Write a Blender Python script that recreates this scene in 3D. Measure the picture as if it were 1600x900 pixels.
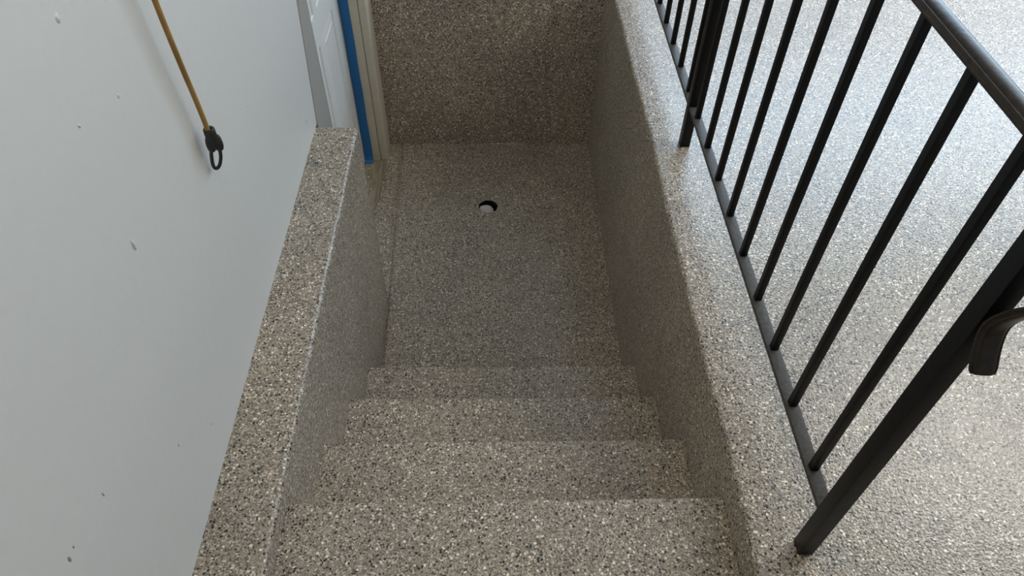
import bpy, bmesh, math, random
from mathutils import Vector, Matrix, noise

for _o in list(bpy.data.objects):
    bpy.data.objects.remove(_o, do_unlink=True)
SC = bpy.context.scene
C = SC.collection
random.seed(4)
R = math.radians

# ------------------------------------------------------------------ camera
PITCH, YAW, ROLL, FPX = R(-47.9111), R(1.9285), R(1.0819), 1122.5
fwd = Vector((math.sin(YAW)*math.cos(PITCH), math.cos(YAW)*math.cos(PITCH), math.sin(PITCH)))
rt0 = Vector((math.cos(YAW), -math.sin(YAW), 0.0))
up0 = rt0.cross(fwd)
rt = rt0*math.cos(ROLL) + up0*math.sin(ROLL)
up = up0*math.cos(ROLL) - rt0*math.sin(ROLL)
cam_d = bpy.data.cameras.new('camera')
cam = bpy.data.objects.new('camera', cam_d)
C.objects.link(cam)
M = Matrix((rt, up, -fwd)).transposed().to_4x4()
M.translation = Vector((0, 0, 1.5))
cam.matrix_world = M
cam_d.sensor_width = 36.0
cam_d.lens = FPX/1600*36
cam_d.clip_start = 0.02
SC.camera = cam

# ------------------------------------------------------------------ world, lights, exposure
world = bpy.data.worlds.new('world')
SC.world = world
world.use_nodes = True
bg = world.node_tree.nodes['Background']
bg.inputs['Color'].default_value = (0.62, 0.78, 1.0, 1)
bg.inputs['Strength'].default_value = 1.0

def area(name, loc, aim, sx, sy, power, color):
    l = bpy.data.lights.new(name, 'AREA')
    l.shape = 'RECTANGLE'; l.size = sx; l.size_y = sy
    l.energy = power; l.color = color
    o = bpy.data.objects.new(name, l)
    o.location = loc
    d = Vector(aim) - Vector(loc)
    o.rotation_euler = d.to_track_quat('-Z', 'Y').to_euler()
    C.objects.link(o)
    return o
# daylight through the open garage door, and two added overhead fills
area('garage_door_skylight', (3.02, 4.3, 1.75), (3.02, 0, 1.75), 4.5, 1.30, 108, (0.58, 0.79, 1.0))
area('garage_door_driveway_light', (3.02, 4.3, 0.56), (3.02, 0, 0.56), 4.5, 1.04, 11, (0.88, 0.92, 1.0))
area('ceiling_fill_light', (3.1, 2.2, 2.55), (3.1, 2.2, 0), 1.6, 1.5, 56, (1.0, 0.965, 0.91))  # added fill for floor and ledge face, no known fixture behind it
area('stair_fill_light', (-0.05, 0.9, 2.5), (-0.05, 0.9, 0), 0.5, 0.3, 8, (1.0, 0.84, 0.64))  # added warm fill aimed at the treads, an invented source

SC.view_settings.view_transform = 'Standard'
SC.view_settings.look = 'None'
SC.view_settings.gamma = 1.0
SC.view_settings.use_curve_mapping = False
SC.view_settings.exposure = 0.22

# ------------------------------------------------------------------ materials
def new_mat(name):
    m = bpy.data.materials.new(name)
    m.use_nodes = True
    nt = m.node_tree
    return m, nt, nt.nodes, nt.links, nt.nodes['Principled BSDF']

def ramp(N, stops, constant=False):
    r = N.new('ShaderNodeValToRGB')
    cr = r.color_ramp
    cr.interpolation = 'CONSTANT' if constant else 'LINEAR'
    while len(cr.elements) > 1:
        cr.elements.remove(cr.elements[-1])
    for i, (p, c) in enumerate(stops):
        e = cr.elements[0] if i == 0 else cr.elements.new(p)
        e.position = p
        e.color = (c[0], c[1], c[2], 1) if len(c) == 3 else c
    return r

def mix(N, L, fac, a, b, mode='MIX'):
    n = N.new('ShaderNodeMix'); n.data_type = 'RGBA'; n.blend_type = mode
    if isinstance(fac, (int, float)): n.inputs['Factor'].default_value = fac
    else: L.new(fac, n.inputs['Factor'])
    for s, k in ((a, 'A'), (b, 'B')):
        sock = [i for i in n.inputs if i.name == k and i.type == 'RGBA'][0]
        if isinstance(s, tuple): sock.default_value = (*s, 1)
        else: L.new(s, sock)
    return [o for o in n.outputs if o.type == 'RGBA'][0]

def math_n(N, L, op, a, b=None):
    n = N.new('ShaderNodeMath'); n.operation = op
    for i, s in enumerate((a, b)):
        if s is None: continue
        if isinstance(s, (int, float)): n.inputs[i].default_value = s
        else: L.new(s, n.inputs[i])
    return n.outputs[0]

def flake_material():
    """epoxy floor coating broadcast with vinyl chips: tan, grey, white and black"""
    m, nt, N, L, b = new_mat('flake_coating')
    geo = N.new('ShaderNodeNewGeometry')
    # jitter the cells so chips get ragged outlines
    nz = N.new('ShaderNodeTexNoise'); nz.inputs['Scale'].default_value = 380; nz.inputs['Detail'].default_value = 1.0
    L.new(geo.outputs['Position'], nz.inputs['Vector'])
    va = N.new('ShaderNodeVectorMath'); va.operation = 'MULTIPLY_ADD'
    L.new(nz.outputs['Color'], va.inputs[0]); va.inputs[1].default_value = (0.004,)*3
    L.new(geo.outputs['Position'], va.inputs[2])
    P = va.outputs[0]
    def vor(scale, rnd=1.0, feature='F1'):
        v = N.new('ShaderNodeTexVoronoi'); v.feature = feature
        v.inputs['Scale'].default_value = scale
        v.inputs['Randomness'].default_value = rnd
        L.new(P, v.inputs['Vector'])
        return v
    v1 = vor(290); v2 = vor(128); v3 = vor(520)
    def ch(v, k):
        s = N.new('ShaderNodeSeparateColor'); L.new(v.outputs['Color'], s.inputs[0]); return s.outputs[k]
    base = ramp(N, [(0.0, (0.12, 0.108, 0.092)), (0.12, (0.235, 0.21, 0.172)), (0.36, (0.32, 0.283, 0.23)),
                    (0.62, (0.39, 0.355, 0.30)), (0.80, (0.27, 0.262, 0.25)), (0.89, (0.62, 0.58, 0.51))], True)
    L.new(ch(v1, 0), base.inputs[0])
    fine = ramp(N, [(0.0, (0.55, 0.55, 0.55)), (0.3, (0.9, 0.9, 0.9)), (0.7, (1.12, 1.12, 1.12))], True)
    L.new(ch(v3, 1), fine.inputs[0])
    col = mix(N, L, 0.6, base.outputs[0], fine.outputs[0], 'MULTIPLY')
    # white and black chips lying on top
    near = math_n(N, L, 'LESS_THAN', v2.outputs['Distance'], 0.42)
    wh = math_n(N, L, 'MULTIPLY', near, math_n(N, L, 'LESS_THAN', ch(v2, 1), 0.09))
    col = mix(N, L, wh, col, (0.78, 0.74, 0.67))
    bk = math_n(N, L, 'MULTIPLY', near, math_n(N, L, 'GREATER_THAN', ch(v2, 0), 0.89))
    col = mix(N, L, bk, col, (0.012, 0.012, 0.012))
    bk2 = math_n(N, L, 'GREATER_THAN', ch(v1, 2), 0.93)
    col = mix(N, L, bk2, col, (0.02, 0.02, 0.02))
    # large soft variation in how densely the chips fell
    big = N.new('ShaderNodeTexNoise'); big.inputs['Scale'].default_value = 3.0; big.inputs['Detail'].default_value = 3
    L.new(geo.outputs['Position'], big.inputs['Vector'])
    vr = ramp(N, [(0.3, (0.9, 0.9, 0.9)), (0.7, (1.08, 1.07, 1.05))])
    L.new(big.outputs['Fac'], vr.inputs[0])
    col = mix(N, L, 1.0, col, vr.outputs[0], 'MULTIPLY')
    col = mix(N, L, 1.0, col, (1.24, 1.15, 1.06), 'MULTIPLY')
    L.new(col, b.inputs['Base Color'])
    # chip relief below, a clear top coat with an orange-peel surface above
    b.inputs['Roughness'].default_value = 0.5
    b.inputs['Specular IOR Level'].default_value = 0.3
    orange = N.new('ShaderNodeTexNoise'); orange.inputs['Scale'].default_value = 150; orange.inputs['Detail'].default_value = 2
    L.new(geo.outputs['Position'], orange.inputs['Vector'])
    h = math_n(N, L, 'ADD', math_n(N, L, 'MULTIPLY', ch(v1, 0), 0.35), orange.outputs['Fac'])
    bp = N.new('ShaderNodeBump'); bp.inputs['Strength'].default_value = 0.7; bp.inputs['Distance'].default_value = 0.005
    L.new(h, bp.inputs['Height']); L.new(bp.outputs[0], b.inputs['Normal'])
    bc = N.new('ShaderNodeBump'); bc.inputs['Strength'].default_value = 0.45; bc.inputs['Distance'].default_value = 0.0025
    L.new(h, bc.inputs['Height'])
    b.inputs['Coat Weight'].default_value = 0.75
    b.inputs['Coat Roughness'].default_value = 0.16
    L.new(bc.outputs[0], b.inputs['Coat Normal'])
    return m

def paint_material(name, color, rough, bump=0.0, bscale=40, marks=None, mottled=None, spec=0.5):
    m, nt, N, L, b = new_mat(name)
    geo = N.new('ShaderNodeNewGeometry')
    nz = N.new('ShaderNodeTexNoise'); nz.inputs['Scale'].default_value = bscale; nz.inputs['Detail'].default_value = 4
    L.new(geo.outputs['Position'], nz.inputs['Vector'])
    lo = tuple(c*0.94 for c in color)
    if mottled: lo = mottled
    r = ramp(N, [(0.3, lo), (0.7, color)])
    L.new(nz.outputs['Fac'], r.inputs[0])
    col = r.outputs[0]
    if marks:
        # small scuffs and specks, sparse
        v = N.new('ShaderNodeTexVoronoi'); v.inputs['Scale'].default_value = marks
        L.new(geo.outputs['Position'], v.inputs['Vector'])
        s = N.new('ShaderNodeSeparateColor'); L.new(v.outputs['Color'], s.inputs[0])
        k = math_n(N, L, 'MULTIPLY', math_n(N, L, 'LESS_THAN', v.outputs['Distance'], 0.07),
                   math_n(N, L, 'GREATER_THAN', s.outputs[0], 0.72))
        col = mix(N, L, k, col, tuple(c*0.45 for c in color))
    L.new(col, b.inputs['Base Color'])
    b.inputs['Roughness'].default_value = rough
    b.inputs['Specular IOR Level'].default_value = spec
    if bump:
        bp = N.new('ShaderNodeBump'); bp.inputs['Strength'].default_value = bump; bp.inputs['Distance'].default_value = 0.002
        L.new(nz.outputs['Fac'], bp.inputs['Height']); L.new(bp.outputs[0], b.inputs['Normal'])
    return m

def sill_material():
    m, nt, N, L, b = new_mat('worn_sill')
    geo = N.new('ShaderNodeNewGeometry')
    mp = N.new('ShaderNodeMapping'); mp.inputs['Scale'].default_value = (60, 5, 60)
    L.new(geo.outputs['Position'], mp.inputs['Vector'])
    nz = N.new('ShaderNodeTexNoise'); nz.inputs['Scale'].default_value = 1.6; nz.inputs['Detail'].default_value = 5
    L.new(mp.outputs[0], nz.inputs['Vector'])
    r = ramp(N, [(0.3, (0.20, 0.16, 0.105)), (0.6, (0.34, 0.29, 0.20)), (0.75, (0.45, 0.40, 0.30))])
    L.new(nz.outputs['Fac'], r.inputs[0]); L.new(r.outputs[0], b.inputs['Base Color'])
    b.inputs['Roughness'].default_value = 0.6
    bp = N.new('ShaderNodeBump'); bp.inputs['Strength'].default_value = 0.3; bp.inputs['Distance'].default_value = 0.002
    L.new(nz.outputs['Fac'], bp.inputs['Height']); L.new(bp.outputs[0], b.inputs['Normal'])
    return m

def cord_material():
    m, nt, N, L, b = new_mat('woven_tan')
    geo = N.new('ShaderNodeNewGeometry')
    w = N.new('ShaderNodeTexWave'); w.wave_type = 'BANDS'; w.bands_direction = 'DIAGONAL'
    w.inputs['Scale'].default_value = 130; w.inputs['Distortion'].default_value = 1.5
    L.new(geo.outputs['Position'], w.inputs['Vector'])
    r = ramp(N, [(0.1, (0.22, 0.115, 0.025)), (0.6, (0.42, 0.235, 0.06)), (0.95, (0.50, 0.31, 0.10))])
    L.new(w.outputs['Fac'], r.inputs[0])
    nz = N.new('ShaderNodeTexNoise'); nz.inputs['Scale'].default_value = 14
    L.new(geo.outputs['Position'], nz.inputs['Vector'])
    rr = ramp(N, [(0.35, (0.72, 0.68, 0.6)), (0.6, (1, 1, 1))]); L.new(nz.outputs['Fac'], rr.inputs[0])
    L.new(mix(N, L, 1.0, r.outputs[0], rr.outputs[0], 'MULTIPLY'), b.inputs['Base Color'])
    b.inputs['Roughness'].default_value = 0.85
    bp = N.new('ShaderNodeBump'); bp.inputs['Strength'].default_value = 0.5; bp.inputs['Distance'].default_value = 0.001
    L.new(w.outputs['Fac'], bp.inputs['Height']); L.new(bp.outputs[0], b.inputs['Normal'])
    return m

FLAKE = flake_material()
WALL = paint_material('white_wall_paint', (0.62, 0.60, 0.56), 0.5, 0.12, 55, marks=9, mottled=(0.607, 0.587, 0.547))
SCUFF = paint_material('grey_scuff', (0.24, 0.235, 0.225), 0.7)
ROOM = paint_material('plain_room_paint', (0.66, 0.64, 0.60), 0.7)
CEIL = paint_material('ceiling_paint', (0.72, 0.70, 0.66), 0.8)
DOORM = paint_material('white_door_enamel', (0.80, 0.80, 0.77), 0.35)
CASING = paint_material('cream_casing_paint', (0.62, 0.565, 0.46), 0.4, marks=35)
STRIP = paint_material('shaded_grey_jamb', (0.33, 0.315, 0.285), 0.6, marks=40, spec=0.3)  # greyish board, its shade also put into the darker base colour
BLACK = paint_material('black_railing_paint', (0.006, 0.006, 0.0065), 0.45, 0.25, 120, mottled=(0.004, 0.004, 0.0045), spec=0.22)
BRONZE = paint_material('dark_bronze_rail_paint', (0.036, 0.028, 0.021), 0.32, 0.2, 90, mottled=(0.018, 0.014, 0.011), spec=0.2)
GREYRAIL = paint_material('charcoal_channel_paint', (0.085, 0.083, 0.080), 0.5, 0.3, 120, mottled=(0.052, 0.051, 0.049), spec=0.25)
TAPE = paint_material('blue_tape', (0.015, 0.15, 0.40), 0.6, 0.15, 150)
PLASTIC = paint_material('black_plastic', (0.018, 0.018, 0.018), 0.42, 0.15, 200)
PIPE = paint_material('black_pipe', (0.006, 0.006, 0.006), 0.7)
PLUG = paint_material('pale_grey_foam', (0.62, 0.56, 0.54), 0.9, 0.6, 180, mottled=(0.45, 0.40, 0.38))
CHIP = paint_material('pale_chip', (0.75, 0.70, 0.55), 0.6)
OUT = paint_material('driveway_concrete', (0.5, 0.49, 0.46), 0.9)
SILL = sill_material()
CORD = cord_material()

# ------------------------------------------------------------------ helpers
def link_mesh(name, verts, faces, mat, parent=None, smooth=False):
    me = bpy.data.meshes.new(name)
    me.from_pydata([tuple(v) for v in verts], [], faces)
    bm = bmesh.new(); bm.from_mesh(me)
    bmesh.ops.recalc_face_normals(bm, faces=bm.faces)
    bm.to_mesh(me); bm.free()
    if smooth:
        for p in me.polygons: p.use_smooth = True
        try: me.set_sharp_from_angle(angle=R(38))
        except Exception: pass
    me.materials.append(mat)
    o = bpy.data.objects.new(name, me)
    C.objects.link(o)
    if parent: o.parent = parent
    return o

def structure(o):
    o['kind'] = 'structure'
    return o

def thing(name, label, cat, loc=(0, 0, 0), group=None):
    o = bpy.data.objects.new(name, None)
    o.empty_display_size = 0.05
    o.location = loc
    C.objects.link(o)
    return tag(o, label, cat, group)

def tag(o, label, cat, group=None):
    o['label'] = label; o['category'] = cat
    if group: o['group'] = group
    return o

def box_data(x0, x1, y0, y1, z0, z1):
    v = [(x, y, z) for x in (x0, x1) for y in (y0, y1) for z in (z0, z1)]
    f = [(0, 1, 3, 2), (4, 6, 7, 5), (0, 4, 5, 1), (2, 3, 7, 6), (0, 2, 6, 4), (1, 5, 7, 3)]
    return v, f

def join_data(parts):
    V, F = [], []
    for v, f in parts:
        k = len(V); V += list(v); F += [tuple(i + k for i in q) for q in f]
    return V, F

def box(name, x0, x1, y0, y1, z0, z1, mat, parent=None, bevel=0.0, seg=2):
    v, f = box_data(x0, x1, y0, y1, z0, z1)
    if parent:
        px, py, pz = parent.location
        v = [(a - px, b - py, c - pz) for a, b, c in v]
    if not bevel:
        return link_mesh(name, v, f, mat, parent)
    bm = bmesh.new()
    bv = [bm.verts.new(p) for p in v]
    for q in f: bm.faces.new([bv[i] for i in q])
    bmesh.ops.recalc_face_normals(bm, faces=bm.faces)
    bmesh.ops.bevel(bm, geom=list(bm.edges), offset=bevel, segments=seg, profile=0.5, affect='EDGES')
    me = bpy.data.meshes.new(name); bm.to_mesh(me); bm.free()
    for p in me.polygons: p.use_smooth = True
    me.set_sharp_from_angle(angle=R(38))
    me.materials.append(mat)
    o = bpy.data.objects.new(name, me); C.objects.link(o)
    if parent: o.parent = parent
    return o

def prism(profile, axis, stations, wob=None):
    """closed 2-D profile swept along x (profile y,z) or y (profile x,z); wob(u, v, s) -> (du, dv)"""
    V, F, n = [], [], len(profile)
    for s in stations:
        for (u, v) in profile:
            du, dv = wob(u, v, s) if wob else (0, 0)
            V.append((s, u + du, v + dv) if axis == 'x' else (u + du, s, v + dv))
    for k in range(len(stations) - 1):
        for i in range(n):
            j = (i + 1) % n
            F.append((k*n + i, k*n + j, (k + 1)*n + j, (k + 1)*n + i))
    F.append(tuple(range(n))); F.append(tuple(range((len(stations) - 1)*n, len(stations)*n)))
    return V, F

def arc(cx, cy, r, a0, a1, n=6):
    return [(cx + r*math.cos(R(a0 + (a1 - a0)*i/n)), cy + r*math.sin(R(a0 + (a1 - a0)*i/n))) for i in range(n + 1)]

def lin(a, b, n):
    return [a + (b - a)*i/n for i in range(n + 1)]

def wave(s, seed=0.0):
    return noise.noise(Vector((s*5.0, seed, 0.3)))*0.7 + noise.noise(Vector((s*17.0, seed + 7.7, 0.9)))*0.3

def tube(path, rad, n=10, cap=True):
    """round tube along a list of points, rad constant or one per point"""
    V, F = [], []
    path = [Vector(p) for p in path]
    prev = None
    for i, p in enumerate(path):
        t = (path[min(i + 1, len(path) - 1)] - path[max(i - 1, 0)]).normalized()
        a = (prev - t*prev.dot(t)) if prev else t.orthogonal()
        a.normalize(); prev = a
        b = t.cross(a)
        r = rad[i] if isinstance(rad, (list, tuple)) else rad
        for k in range(n):
            th = 2*math.pi*k/n
            V.append(p + (a*math.cos(th) + b*math.sin(th))*r)
    for i in range(len(path) - 1):
        for k in range(n):
            j = (k + 1) % n
            F.append((i*n + k, i*n + j, (i + 1)*n + j, (i + 1)*n + k))
    if cap:
        F.append(tuple(range(n))); F.append(tuple(range((len(path) - 1)*n, len(path)*n)))
    return V, F

# ------------------------------------------------------------------ dimensions (metres)
XL, XE, XR = -0.6436, -0.4925, 0.5377       # white wall, stem-wall face, right stair wall
ZL, ZF = -0.0381, -1.0090                   # ledge top, landing floor
YB, YL = 3.3808, 2.1797                     # back wall, end of the ledge
NOSE = [0.7697, 1.0584, 1.3539, 1.6476]
ZS = [-0.1002, -0.3247, -0.5492, -0.7738]
RX0, RY1, FY0, FY1 = 0.62, 6.4, -2.4, 4.15
CEILZ = 2.6

# ------------------------------------------------------------------ the setting
# garage floor: beside the stairwell, beyond it and behind the camera
fl = join_data([box_data(RX0, RY1, FY0, FY1, -0.12, 0.0),
                box_data(XL, RX0, YB + 0.09, FY1, -0.12, 0.0),
                box_data(XL, RX0, FY0, -1.2, -0.12, 0.0)])
structure(link_mesh('floor', *fl, FLAKE))
structure(box('floor_outside', -3, 12, FY1 + 0.16, 14, -0.16, -0.02, OUT))
structure(box('ceiling', XL - 0.2, RY1 + 0.2, FY0 - 0.2, FY1 + 0.16, CEILZ, CEILZ + 0.12, CEIL))
structure(box('wall_right', RY1, RY1 + 0.15, FY0, FY1, -0.12, CEILZ, ROOM))
structure(box('wall_back', XL - 0.15, RY1 + 0.15, FY0 - 0.15, FY0, -0.12, CEILZ, ROOM))
fw = join_data([box_data(XL - 0.15, 0.75, FY1, FY1 + 0.15, -0.12, CEILZ),
                box_data(5.3, RY1 + 0.15, FY1, FY1 + 0.15, -0.12, CEILZ),
                box_data(0.75, 5.3, FY1, FY1 + 0.15, 2.42, CEILZ)])
structure(link_mesh('wall_front', *fw, ROOM))

# white left wall: a thick board with a rounded end beside the door frame
def left_wall():
    zs = [ZL, 0.0, 0.15, 0.38, 0.7, 1.06]
    V, F = [], []
    for z in zs:
        ye = 2.206 + 0.085*min(1, max(0, (z + 0.05)/0.43))
        prof = [(XL - 0.05, FY0), (XL, FY0), (XL, ye - 0.016), (XL - 0.002, ye - 0.008), (XL - 0.006, ye - 0.003),
                (XL - 0.012, ye), (XL - 0.05, ye)]
        V += [(x, y, z) for x, y in prof]
    n = 7
    for k in range(len(zs) - 1):
        for i in range(n):
            j = (i + 1) % n
            F.append((k*n + i, k*n + j, (k + 1)*n + j, (k + 1)*n + i))
    F.append(tuple(range(n))); F.append(tuple(range((len(zs) - 1)*n, len(zs)*n)))
    up_ = box_data(XL - 0.05, XL, FY0, FY1, 1.06, CEILZ)
    back = box_data(XL - 0.05, XL, YB + 0.02, FY1, 0.0, 1.06)
    return join_data([(V, F), up_, back])
wall_left = structure(link_mesh('wall_left', *left_wall(), WALL, smooth=True))
# dried paint blobs and grey scuffs on the board
def spot(name, y, z, ry, rz, h, mat):
    V, F, k = [], [], 12
    for r_, d in ((1.0, -0.0004), (0.75, h*0.6), (0.35, h)):
        for i in range(k):
            a = 2*math.pi*i/k
            q = 1 + 0.35*noise.noise(Vector((math.cos(a)*1.3 + y*9, math.sin(a)*1.3, z*7)))
            V.append((XL + d, y + ry*r_*q*math.cos(a), z + rz*r_*q*math.sin(a)))
    for c in (0, 1):
        for i in range(k):
            F.append((c*k + i, c*k + (i + 1) % k, (c + 1)*k + (i + 1) % k, (c + 1)*k + i))
    F.append(tuple(range(2*k, 3*k)))
    return link_mesh(name, V, F, mat, wall_left, smooth=True)
for y, z, ry, rz, h in ((1.018, 0.972, 0.006, 0.008, 0.0025), (0.925, 0.596, 0.004, 0.013, 0.003), (0.945, 0.834, 0.003, 0.004, 0.002),
                        (1.08, 0.80, 0.003, 0.005, 0.0015), (1.62, 0.42, 0.003, 0.004, 0.0015)):
    spot('paint_blob', y, z, ry, rz, h, WALL)
for y, z, ry, rz in ((0.434, 0.416, 0.0035, 0.008), (0.452, 0.418, 0.0022, 0.004), (0.549, 0.394, 0.002, 0.007), (0.751, 0.199, 0.0016, 0.006),
                     (0.871, 0.083, 0.0014, 0.005), (2.08, 0.05, 0.002, 0.011)):
    spot('scuff_mark', y, z, ry, rz, 0.0004, SCUFF)

# low stem wall under it, coated with flakes, top corner worn round
def ledge_wob(u, v, s):
    if u > XE - 0.03 and v > ZL - 0.03:
        return 0.0035*wave(s, 1.0), 0.0025*wave(s, 4.0)
    return 0, 0
prof = [(XL - 0.05, ZF - 0.02), (XL - 0.05, ZL), (XL + 0.005, ZL)] + arc(XE - 0.014, ZL - 0.014, 0.014, 90, 0, 6) + [(XE, ZL - 0.04), (XE, ZF - 0.02)]
st = lin(-1.2, YL - 0.012, 150)
V, F = prism(prof, 'y', st, ledge_wob)
n = len(prof)
F.pop()                                      # rounded far end instead of a flat cap
last = [V[(len(st) - 1)*n + i] for i in range(n)]
k0 = (len(st) - 1)*n
k1 = len(V)
for (x, y, z) in last:
    V.append((x - (0.004 if x > XE - 0.03 else 0), YL - 0.003, z - (0.004 if z > ZL - 0.03 else 0)))
k2 = len(V)
for (x, y, z) in last:
    V.append((x - (0.013 if x > XE - 0.03 else 0), YL, z - (0.013 if z > ZL - 0.03 else 0)))
for ka, kb in ((k0, k1), (k1, k2)):
    for i in range(n):
        j = (i + 1) % n
        F.append((ka + i, ka + j, kb + j, kb + i))
F.append(tuple(range(k2, k2 + n)))
structure(link_mesh('wall_stairwell_left', V, F, FLAKE, smooth=True))

# right stair wall up to the garage floor
def rw_wob(u, v, s):
    if u < XR + 0.03 and v > -0.03:
        return max(-0.0015, 0.002 + 0.007*wave(s*0.8, 11.0) + 0.006*noise.noise(Vector((s*2.1, 5.0, 2.0)))), 0.002*wave(s, 14.0)
    return 0, 0
prof = [(XR, ZF - 0.02), (XR, -0.04)] + arc(XR + 0.011, -0.011, 0.011, 180, 90, 6) + [(RX0, 0.0), (RX0, ZF - 0.02)]
structure(link_mesh('wall_stairwell_right', *prism(prof, 'y', lin(-1.2, YB + 0.09, 200), rw_wob), FLAKE, smooth=True))

# back wall of the pit
prof = [(YB, ZF - 0.02)] + arc(YB + 0.014, -0.014, 0.014, 180, 90, 5) + [(YB + 0.09, 0.0), (YB + 0.09, ZF - 0.02)]
structure(link_mesh('wall_stairwell_back', *prism(prof, 'x', lin(XL - 0.06, XR, 60),
          lambda u, v, s: (0.003*wave(s, 21.0), 0)), FLAKE, smooth=True))

# landing: a shallow groove runs along the door side, a round drain opening in the middle
DX, DY, DR = -0.0375, 2.845, 0.050
def sill_edge(y):
    """ragged line where the flake coat stops at the bare door sill"""
    k = min(1, max(0, (y - 2.70)/0.25))
    return XL - 0.002 + 0.037*k*k*(3 - 2*k) + 0.0025*noise.noise(Vector((y*14, 1, 1)))
def landing():
    xs, ys = lin(XL - 0.004, XR, 236), lin(NOSE[3] - 0.03, YB, 174)
    nx = len(xs)
    V, F = [], []
    for y in ys:
        for x in xs:
            px, py = x, y
            d = math.hypot(x - DX, y - DY)
            rr = DR*(1 + 0.05*noise.noise(Vector((math.atan2(y - DY, x - DX)*2, 3, 1))))
            if abs(d - rr) < 0.0072:
                px, py = DX + (x - DX)*rr/d, DY + (y - DY)*rr/d
            t = x - (-0.505 - 0.028*(y - 2.31))
            h = 0.005/(1 + math.exp(min(60, max(-60, (t + 0.012)/0.006)))) - 0.012*math.exp(-(t/0.009)**2)
            h += 0.0015*noise.noise(Vector((x*4, y*4, 0)))
            if d < DR*1.5: h -= 0.004*max(0, 1 - (d - DR)/(0.5*DR))
            xl = sill_edge(y)
            if x <= xl: px, h = xl, -0.0035
            V.append((px, py, ZF + h))
    for j in range(len(ys) - 1):
        for i in range(nx - 1):
            cx, cy = (xs[i] + xs[i + 1])/2, (ys[j] + ys[j + 1])/2
            if math.hypot(cx - DX, cy - DY) < DR: continue
            if xs[i + 1] <= min(sill_edge(ys[j]), sill_edge(ys[j + 1])): continue
            if cx < XE - 0.012 and cy < YL - 0.012: continue
            a = j*nx + i
            F.append((a, a + 1, a + nx + 1, a + nx))
    return V, F
structure(link_mesh('floor_landing', *landing(), FLAKE, smooth=True))

# ------------------------------------------------------------------ staircase
stairs = thing('staircase', 'concrete steps coated in grey, tan and black flakes leading down to the landing', 'stairs', (0, 0.3, ZF))
ya = -1.2
for i, (ye, zt) in enumerate(zip(NOSE, ZS)):
    pr = [(ya, ZF - 0.02)] + [(ya, zt)] + arc(ye - 0.010, zt - 0.010, 0.010, 90, 0, 5) + [(ye, ZF - 0.02)]
    v, f = prism(pr, 'x', lin(XE + 0.0006, XR - 0.0006, 60),
                 lambda u, w, s, ye=ye, zt=zt: ((0.0025*wave(s, 31.0 + ye), 0.0015*wave(s, 37.0 + ye)) if (u > ye - 0.03 and w > zt - 0.03) else (0, 0)))
    v = [(x, y - 0.3, z - ZF) for x, y, z in v]
    link_mesh('step', v, f, FLAKE, stairs, smooth=True)
    ya = ye - 0.003

# ------------------------------------------------------------------ door, frame, sill
DXF, DY0, DY1 = -0.7245, 2.40, 3.218          # door face, hinge side, latch side
def raised_panel(y0, y1, z0, z1):
    """sunk moulding with a raised field, facing +x, closing the hole y0..y1, z0..z1 of the slab"""
    rings = [(0.0, 0.0), (0.003, -0.007), (0.010, -0.007), (0.013, -0.0045), (0.044, -0.0025), (0.047, 0.0)]
    V, F = [], []
    for ins, dx in rings:
        V += [(DXF + dx, y0 + ins, z0 + ins), (DXF + dx, y1 - ins, z0 + ins), (DXF + dx, y1 - ins, z1 - ins), (DXF + dx, y0 + ins, z1 - ins)]
    for k in range(len(rings) - 1):
        for i in range(4):
            j = (i + 1) % 4
            F.append((4*k + i, 4*k + j, 4*k + 4 + j, 4*k + 4 + i))
    F.append((4*len(rings) - 4, 4*len(rings) - 3, 4*len(rings) - 2, 4*len(rings) - 1))
    return V, F
ycols = [(2.49, 2.765), (2.825, 3.09)]
zrows = [(-0.80, -0.050), (0.08, 0.62), (0.72, 0.94)]
door = structure(bpy.data.objects.new('door_1', None)); C.objects.link(door); door.location = (DXF, DY0, ZF)
loc = lambda V: [(x - DXF, y - DY0, z - ZF) for x, y, z in V]
def slab():
    ys = [DY0, ycols[0][0], ycols[0][1], ycols[1][0], ycols[1][1], DY1]
    zs = [ZF + 0.006, zrows[0][0], zrows[0][1], zrows[1][0], zrows[1][1], zrows[2][0], zrows[2][1], 1.02]
    V, F = [], []
    idx = {}
    for j, z in enumerate(zs):
        for i, y in enumerate(ys):
            idx[i, j] = len(V); V.append((DXF, y, z))
    for j in range(len(zs) - 1):
        for i in range(len(ys) - 1):
            if i in (1, 3) and j in (1, 3, 5): continue
            F.append((idx[i, j], idx[i + 1, j], idx[i + 1, j + 1], idx[i, j + 1]))
    bv, bf = box_data(DXF - 0.035, DXF - 0.010, DY0, DY1, zs[0], zs[-1])
    rim = []
    for (y0, y1, z0, z1) in ((DY0, DY1, zs[0], zs[0]), (DY0, DY1, zs[-1], zs[-1])):
        rim.append(([(DXF, y0, z0), (DXF, y1, z0), (DXF - 0.010, y1, z0), (DXF - 0.010, y0, z0)], [(0, 1, 2, 3)]))
    for y in (DY0, DY1):
        rim.append(([(DXF, y, zs[0]), (DXF, y, zs[-1]), (DXF - 0.010, y, zs[-1]), (DXF - 0.010, y, zs[0])], [(0, 1, 2, 3)]))
    return join_data([(V, F), (bv, bf)] + rim)
v, f = slab(); link_mesh('door_slab', loc(v), f, DOORM, door)
for (y0, y1) in ycols:
    for (z0, z1) in zrows:
        v, f = raised_panel(y0, y1, z0, z1)
        link_mesh('door_panel', loc(v), f, DOORM, door)

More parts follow.
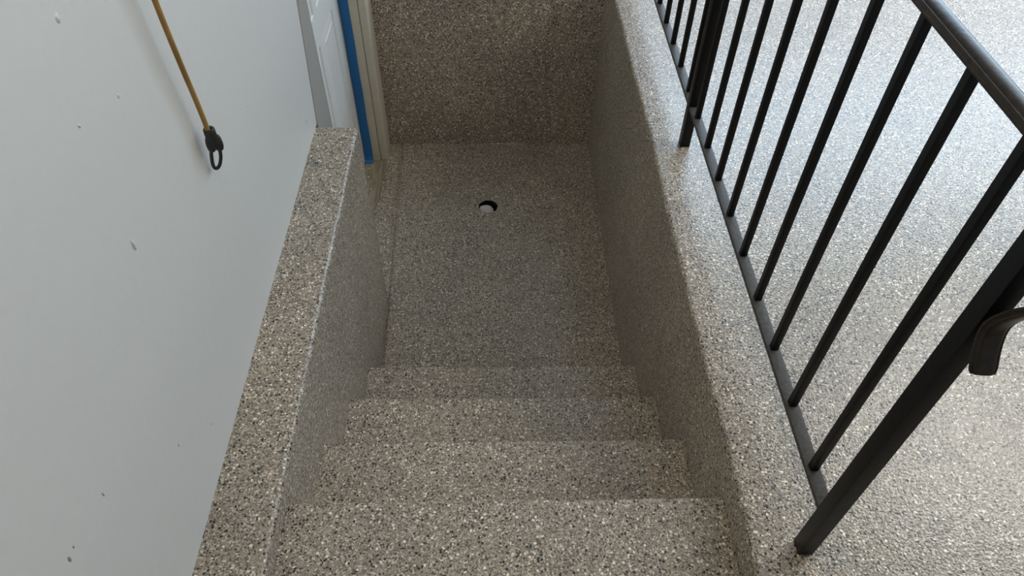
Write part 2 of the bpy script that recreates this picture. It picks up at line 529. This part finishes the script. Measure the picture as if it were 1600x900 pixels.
# near side of the frame, a flat grey board behind the wall's end
pr = [(2.224, ZF), (2.224, -0.05), (2.3085, 0.38), (2.3085, 1.05), (2.424, 1.05), (2.424, ZF)]
v = [(x, y, z) for x in (XL - 0.045, XL - 0.008, XL - 0.005) for (y, z) in
     ([(y, z) for y, z in pr] if x < XL - 0.006 else [(y + (0.003 if y < 2.4 else -0.003), z) for y, z in pr])]
f = [tuple(range(6)), tuple(range(12, 18))] + [(6*k + i, 6*k + (i + 1) % 6, 6*k + 6 + (i + 1) % 6, 6*k + 6 + i) for k in (0, 1) for i in range(6)]
structure(link_mesh('trim_1', v, f, STRIP))
structure(box('trim_2', XL - 0.075, XL - 0.0455, 2.15, 2.40, ZF, 1.05, STRIP))
# far side: door stop, jamb and casing
fr = structure(bpy.data.objects.new('trim_3', None)); C.objects.link(fr); fr.location = (-0.66, 3.25, ZF)
box('door_stop', -0.736, -0.638, 3.231, 3.30, ZF - 0.003, 1.04, CASING, fr, bevel=0.003)
box('casing', -0.637, -0.597, 3.236, 3.375, ZF - 0.003, 1.04, CASING, fr, bevel=0.006, seg=3)
box('jamb', -0.80, -0.737, 3.222, 3.30, ZF - 0.003, 1.04, CASING, fr)
structure(box('trim_4', -0.80, XL - 0.003, 2.30, 3.372, 1.02, 1.10, CASING))
structure(box('trim_5', -0.80, -0.598, YL + 0.002, 3.376, ZF - 0.08, ZF - 0.003, SILL))

# blue tape along the stop, its loose end lying on the sill
def tape():
    pts = [(3.2285, 1.02)] + [(3.2285, 1.02 - 2.0*i/24) for i in range(1, 25)] + [(3.222, -1.000), (3.205, -1.0085)]
    V, F = [], []
    for i, (y, z) in enumerate(pts):
        w = 0.001*math.sin(i*1.7)
        V += [(-0.7225 + w, y, z), (-0.677 + w, y, z), (-0.677 + w, y + 0.0012, z + 0.0008), (-0.7225 + w, y + 0.0012, z + 0.0008)]
    for k in range(len(pts) - 1):
        for i in range(4):
            j = (i + 1) % 4
            F.append((4*k + i, 4*k + j, 4*k + 4 + j, 4*k + 4 + i))
    F += [(0, 1, 2, 3), tuple(range(4*len(pts) - 4, 4*len(pts)))]
    return V, F
tag(link_mesh('masking_tape', *tape(), TAPE), 'long strip of blue masking tape stuck down the cream door frame', 'tape')

# loose chips on the sill
CHIPS = [(-0.695, 3.165, 0.005, 'pale loose chip on the door sill, nearest to the end of the blue tape'),
         (-0.690, 3.09, 0.0055, 'largest pale loose chip on the brown door sill, second from the blue tape'),
         (-0.672, 3.05, 0.004, 'small pale loose chip on the brown door sill, third from the blue tape'),
         (-0.668, 2.99, 0.0045, 'pale loose chip on the brown door sill, farthest from the blue tape')]
for k, (x, y, s, lab) in enumerate(CHIPS):
    V = [(s*math.cos(a + k)*random.uniform(0.7, 1.2), s*math.sin(a + k)*random.uniform(0.7, 1.2), z)
         for z in (0.0, 0.0012) for a in (0, 1.3, 2.4, 3.7, 5.1)]
    F = [(0, 1, 2, 3, 4), (5, 6, 7, 8, 9)] + [(i, (i + 1) % 5, 5 + (i + 1) % 5, 5 + i) for i in range(5)]
    o = link_mesh('loose_chip', V, F, CHIP); o.location = (x, y, ZF - 0.003)
    tag(o, lab, 'chip', 'loose chips on the door sill')

# ------------------------------------------------------------------ drain
drain = thing('floor_drain', 'round open drain hole in the landing floor with dark pipe inside', 'drain', (DX, DY, ZF - 0.16))
V, F = [], []
nseg = 40
for (r_, z_) in ((DR + 0.006, 0.154), (DR + 0.006, 0.0), (DR - 0.0005, 0.0), (DR - 0.0005, 0.004), (DR - 0.0005, 0.154)):
    V += [(r_*math.cos(2*math.pi*i/nseg), r_*math.sin(2*math.pi*i/nseg), z_) for i in range(nseg)]
for k in range(5):
    for i in range(nseg):
        j = (i + 1) % nseg
        F.append((k*nseg + i, k*nseg + j, ((k + 1) % 5)*nseg + j, ((k + 1) % 5)*nseg + i))
F.append(tuple(range(3*nseg, 4*nseg)))
link_mesh('pipe', V, F, PIPE, drain, smooth=True)
# crumpled pale stopper sitting crooked inside the pipe
V, F = [], []
rings = [(0.0, 0.013), (0.014, 0.012), (0.026, 0.008), (0.033, 0.0), (0.030, -0.016), (0.0, -0.02)]
ns = 18
for r_, z_ in rings:
    for i in range(ns):
        a = 2*math.pi*i/ns
        q = 1 + 0.16*noise.noise(Vector((math.cos(a)*1.6, math.sin(a)*1.6, z_*30)))
        V.append((r_*q*math.cos(a), r_*q*math.sin(a)*0.8, z_ + 0.003*noise.noise(Vector((r_*60*math.cos(a), r_*60*math.sin(a), 2)))))
for k in range(len(rings) - 1):
    for i in range(ns):
        j = (i + 1) % ns
        F.append((k*ns + i, k*ns + j, (k + 1)*ns + j, (k + 1)*ns + i))
plug = link_mesh('stopper', V, F, PLUG, smooth=True)
plug.location = (DX - 0.006, DY - 0.010, ZF - 0.020)
plug.scale = (1.22, 1.15, 1.0)
plug.rotation_euler = (R(10), R(10), R(-20))
tag(plug, 'crumpled pale grey stopper lodged in the round drain hole', 'plug')

# ------------------------------------------------------------------ railing
RX = 0.6522
rail = thing('stair_railing', 'black metal railing with square balusters along the right edge of the stairwell', 'railing', (RX, 0.6045, 0))
def rl(V): return [(x - RX, y - 0.6045, z) for x, y, z in V]
BZ, BT = 0.1605, 0.9885
post_w, bal_w = 0.0335, 0.0168
RAIL_END = 3.46
for y in (0.6045, 2.018, 3.4545):
    h = post_w/2
    box('post', RX - h, RX + h, y - h, y + h, -0.004, BT, BLACK, rail, bevel=0.003)
box('bottom_rail', RX - 0.0145, RX + 0.0145, 0.6045 + post_w/2, RAIL_END, BZ - 0.013, BZ, GREYRAIL, rail, bevel=0.0015)
proto = None
for i in range(27):
    y = 0.7058 + 0.1546*i
    if y > 3.40: break
    if proto is None:
        h = bal_w/2
        proto = box('baluster', RX - h, RX + h, y - h, y + h, BZ - 0.002, BT + 0.002, BLACK, rail, bevel=0.0015)
        y0 = y
    else:
        o = proto.copy(); C.objects.link(o); o.parent = rail
        o.location = (0, y - y0, 0)

def cap_profile(w, t):
    """moulded handrail section: flat underside, ogee sides, crowned top; (across, height)"""
    h = w/2
    right = [(0.80, 0), (0.97, 0.10), (1.0, 0.24), (0.97, 0.38), (0.86, 0.42), (0.83, 0.52), (0.84, 0.62), (0.78, 0.74), (0.70, 0.75),
             (0.66, 0.70), (0.62, 0.78), (0.48, 0.93), (0.26, 1.0)]
    return [(-h*a, t*b) for a, b in right[:1]] + [(h*a, t*b) for a, b in right] + [(-h*a, t*b) for a, b in right[:0:-1]]
def cap_sweep(path, w, t):
    """path in the (y, z) plane of the rail, section upright to it; path is the underside line"""
    prof = cap_profile(w, t)
    V, F, n = [], [], len(prof)
    P = [Vector(p) for p in path]
    for i, p in enumerate(P):
        tg = (P[min(i + 1, len(P) - 1)] - P[max(i - 1, 0)]).normalized()
        nrm = Vector((tg[1], -tg[0]))          # travelling to -y: outside is up
        for (a, hgt) in prof:
            q = p + nrm*hgt
            V.append((RX + a, q[0], q[1]))
    for k in range(len(P) - 1):
        for i in range(n):
            j = (i + 1) % n
            F.append((k*n + i, k*n + j, (k + 1)*n + j, (k + 1)*n + i))
    F += [tuple(range(n)), tuple(range((len(P) - 1)*n, len(P)*n))]
    return V, F
def spline(pts, n=6):
    out = []
    P = [pts[0]] + list(pts) + [pts[-1]]
    for i in range(1, len(P) - 2):
        for k in range(n):
            t = k/n
            out.append(tuple(0.5*((2*P[i][c]) + (-P[i-1][c] + P[i+1][c])*t + (2*P[i-1][c] - 5*P[i][c] + 4*P[i+1][c] - P[i+2][c])*t*t
                       + (-P[i-1][c] + 3*P[i][c] - 3*P[i+1][c] + P[i+2][c])*t**3) for c in (0, 1)))
    out.append(tuple(pts[-1]))
    return out
CW, CT = 0.038, 0.017
v, f = cap_sweep([(RAIL_END, BT), (2.5, BT), (0.60, BT)], CW, CT)
link_mesh('handrail', rl(v), f, BRONZE, rail, smooth=True)
tongue = spline([(0.60, BT), (0.550, BT - 0.001), (0.518, BT - 0.016), (0.503, BT - 0.045), (0.510, 0.915), (0.533, 0.876),
                 (0.556, 0.843), (0.573, 0.812), (0.581, 0.787), (0.579, 0.766), (0.569, 0.742), (0.551, 0.714)], 6)
v, f = cap_sweep(tongue, 0.040, 0.012)
nl = len(v)//len(tongue)
for k, sc in ((1, 0.84), (2, 0.95)):
    for i in range(len(v) - k*nl, len(v) - (k - 1)*nl):
        v[i] = (RX + (v[i][0] - RX)*sc, v[i][1], v[i][2])
link_mesh('handrail_scroll', rl(v), f, BRONZE, rail, smooth=True)

# ------------------------------------------------------------------ bungee cord on the white wall
XC = XL + 0.028
bungee = thing('bungee_cord', 'tan elastic bungee cord hanging down the white wall with a black plastic hook', 'bungee cord', (XC, 1.30, 0.475))
def bl(V): return [(x - XC, y - 1.30, z - 0.475) for x, y, z in V]
cp = [(1.268, 1.60), (1.266, 1.40), (1.266, 1.20), (1.267, 1.02), (1.270, 0.876), (1.274, 0.812), (1.281, 0.746), (1.287, 0.70), (1.292, 0.665),
      (1.297, 0.62), (1.2995, 0.59), (1.300, 0.556)]
cs = spline(cp, 5)
v, f = tube([(XC + 0.002*math.sin(z*9), y, z) for y, z in cs], 0.0055, 12)
link_mesh('elastic_cord', bl(v), f, CORD, bungee, smooth=True)
# hook body: a stubby barrel with two side lugs, then a bent prong closing back up to the body
def blob(center, rad, segs=((-1, 0.0), (-0.95, 0.72), (-0.6, 0.95), (0, 1.0), (0.6, 0.9), (0.9, 0.72), (1, 0.0)), n=14):
    V, F = [], []
    cx, cy, cz = center; rx, ry, rz = rad
    for (h, r_) in segs:
        for i in range(n):
            a = 2*math.pi*i/n
            V.append((cx + rx*r_*math.cos(a), cy + ry*r_*math.sin(a), cz + rz*h))
    for k in range(len(segs) - 1):
        for i in range(n):
            j = (i + 1) % n
            F.append((k*n + i, k*n + j, (k + 1)*n + j, (k + 1)*n + i))
    return V, F
hx, hy = XC, 1.302
ca, sa = math.cos(R(35)), math.sin(R(35))       # direction across the hook
body = join_data([blob((hx, hy, 0.560), (0.0125, 0.0125, 0.015), ((-1, 0.8), (-0.9, 0.97), (0, 1.0), (0.85, 1.0), (1, 0.9), (1.0, 0.55), (0.7, 0.5))),
                  blob((hx + 0.0085*ca, hy + 0.0085*sa, 0.535), (0.0105, 0.0105, 0.019)),
                  blob((hx - 0.0075*ca, hy - 0.0075*sa, 0.537), (0.0092, 0.0105, 0.018)),
                  blob((hx, hy, 0.540), (0.0110, 0.0125, 0.016))])
link_mesh('hook_body', bl(body[0]), body[1], PLASTIC, bungee, smooth=True)
hp = [(-0.0080, 0.545), (-0.0086, 0.520), (-0.0083, 0.500), (-0.0068, 0.482), (-0.0030, 0.4700), (0.0025, 0.467), (0.0080, 0.4720), (0.0112, 0.484),
      (0.0122, 0.498), (0.0112, 0.512)]
hs = spline(hp, 4)
v, f = tube([(hx + t*ca - 0.012*max(0, (0.53 - z)/0.05), hy + t*sa, z) for t, z in hs], 0.0040, 10)
link_mesh('hook', bl(v), f, PLASTIC, bungee, smooth=True)
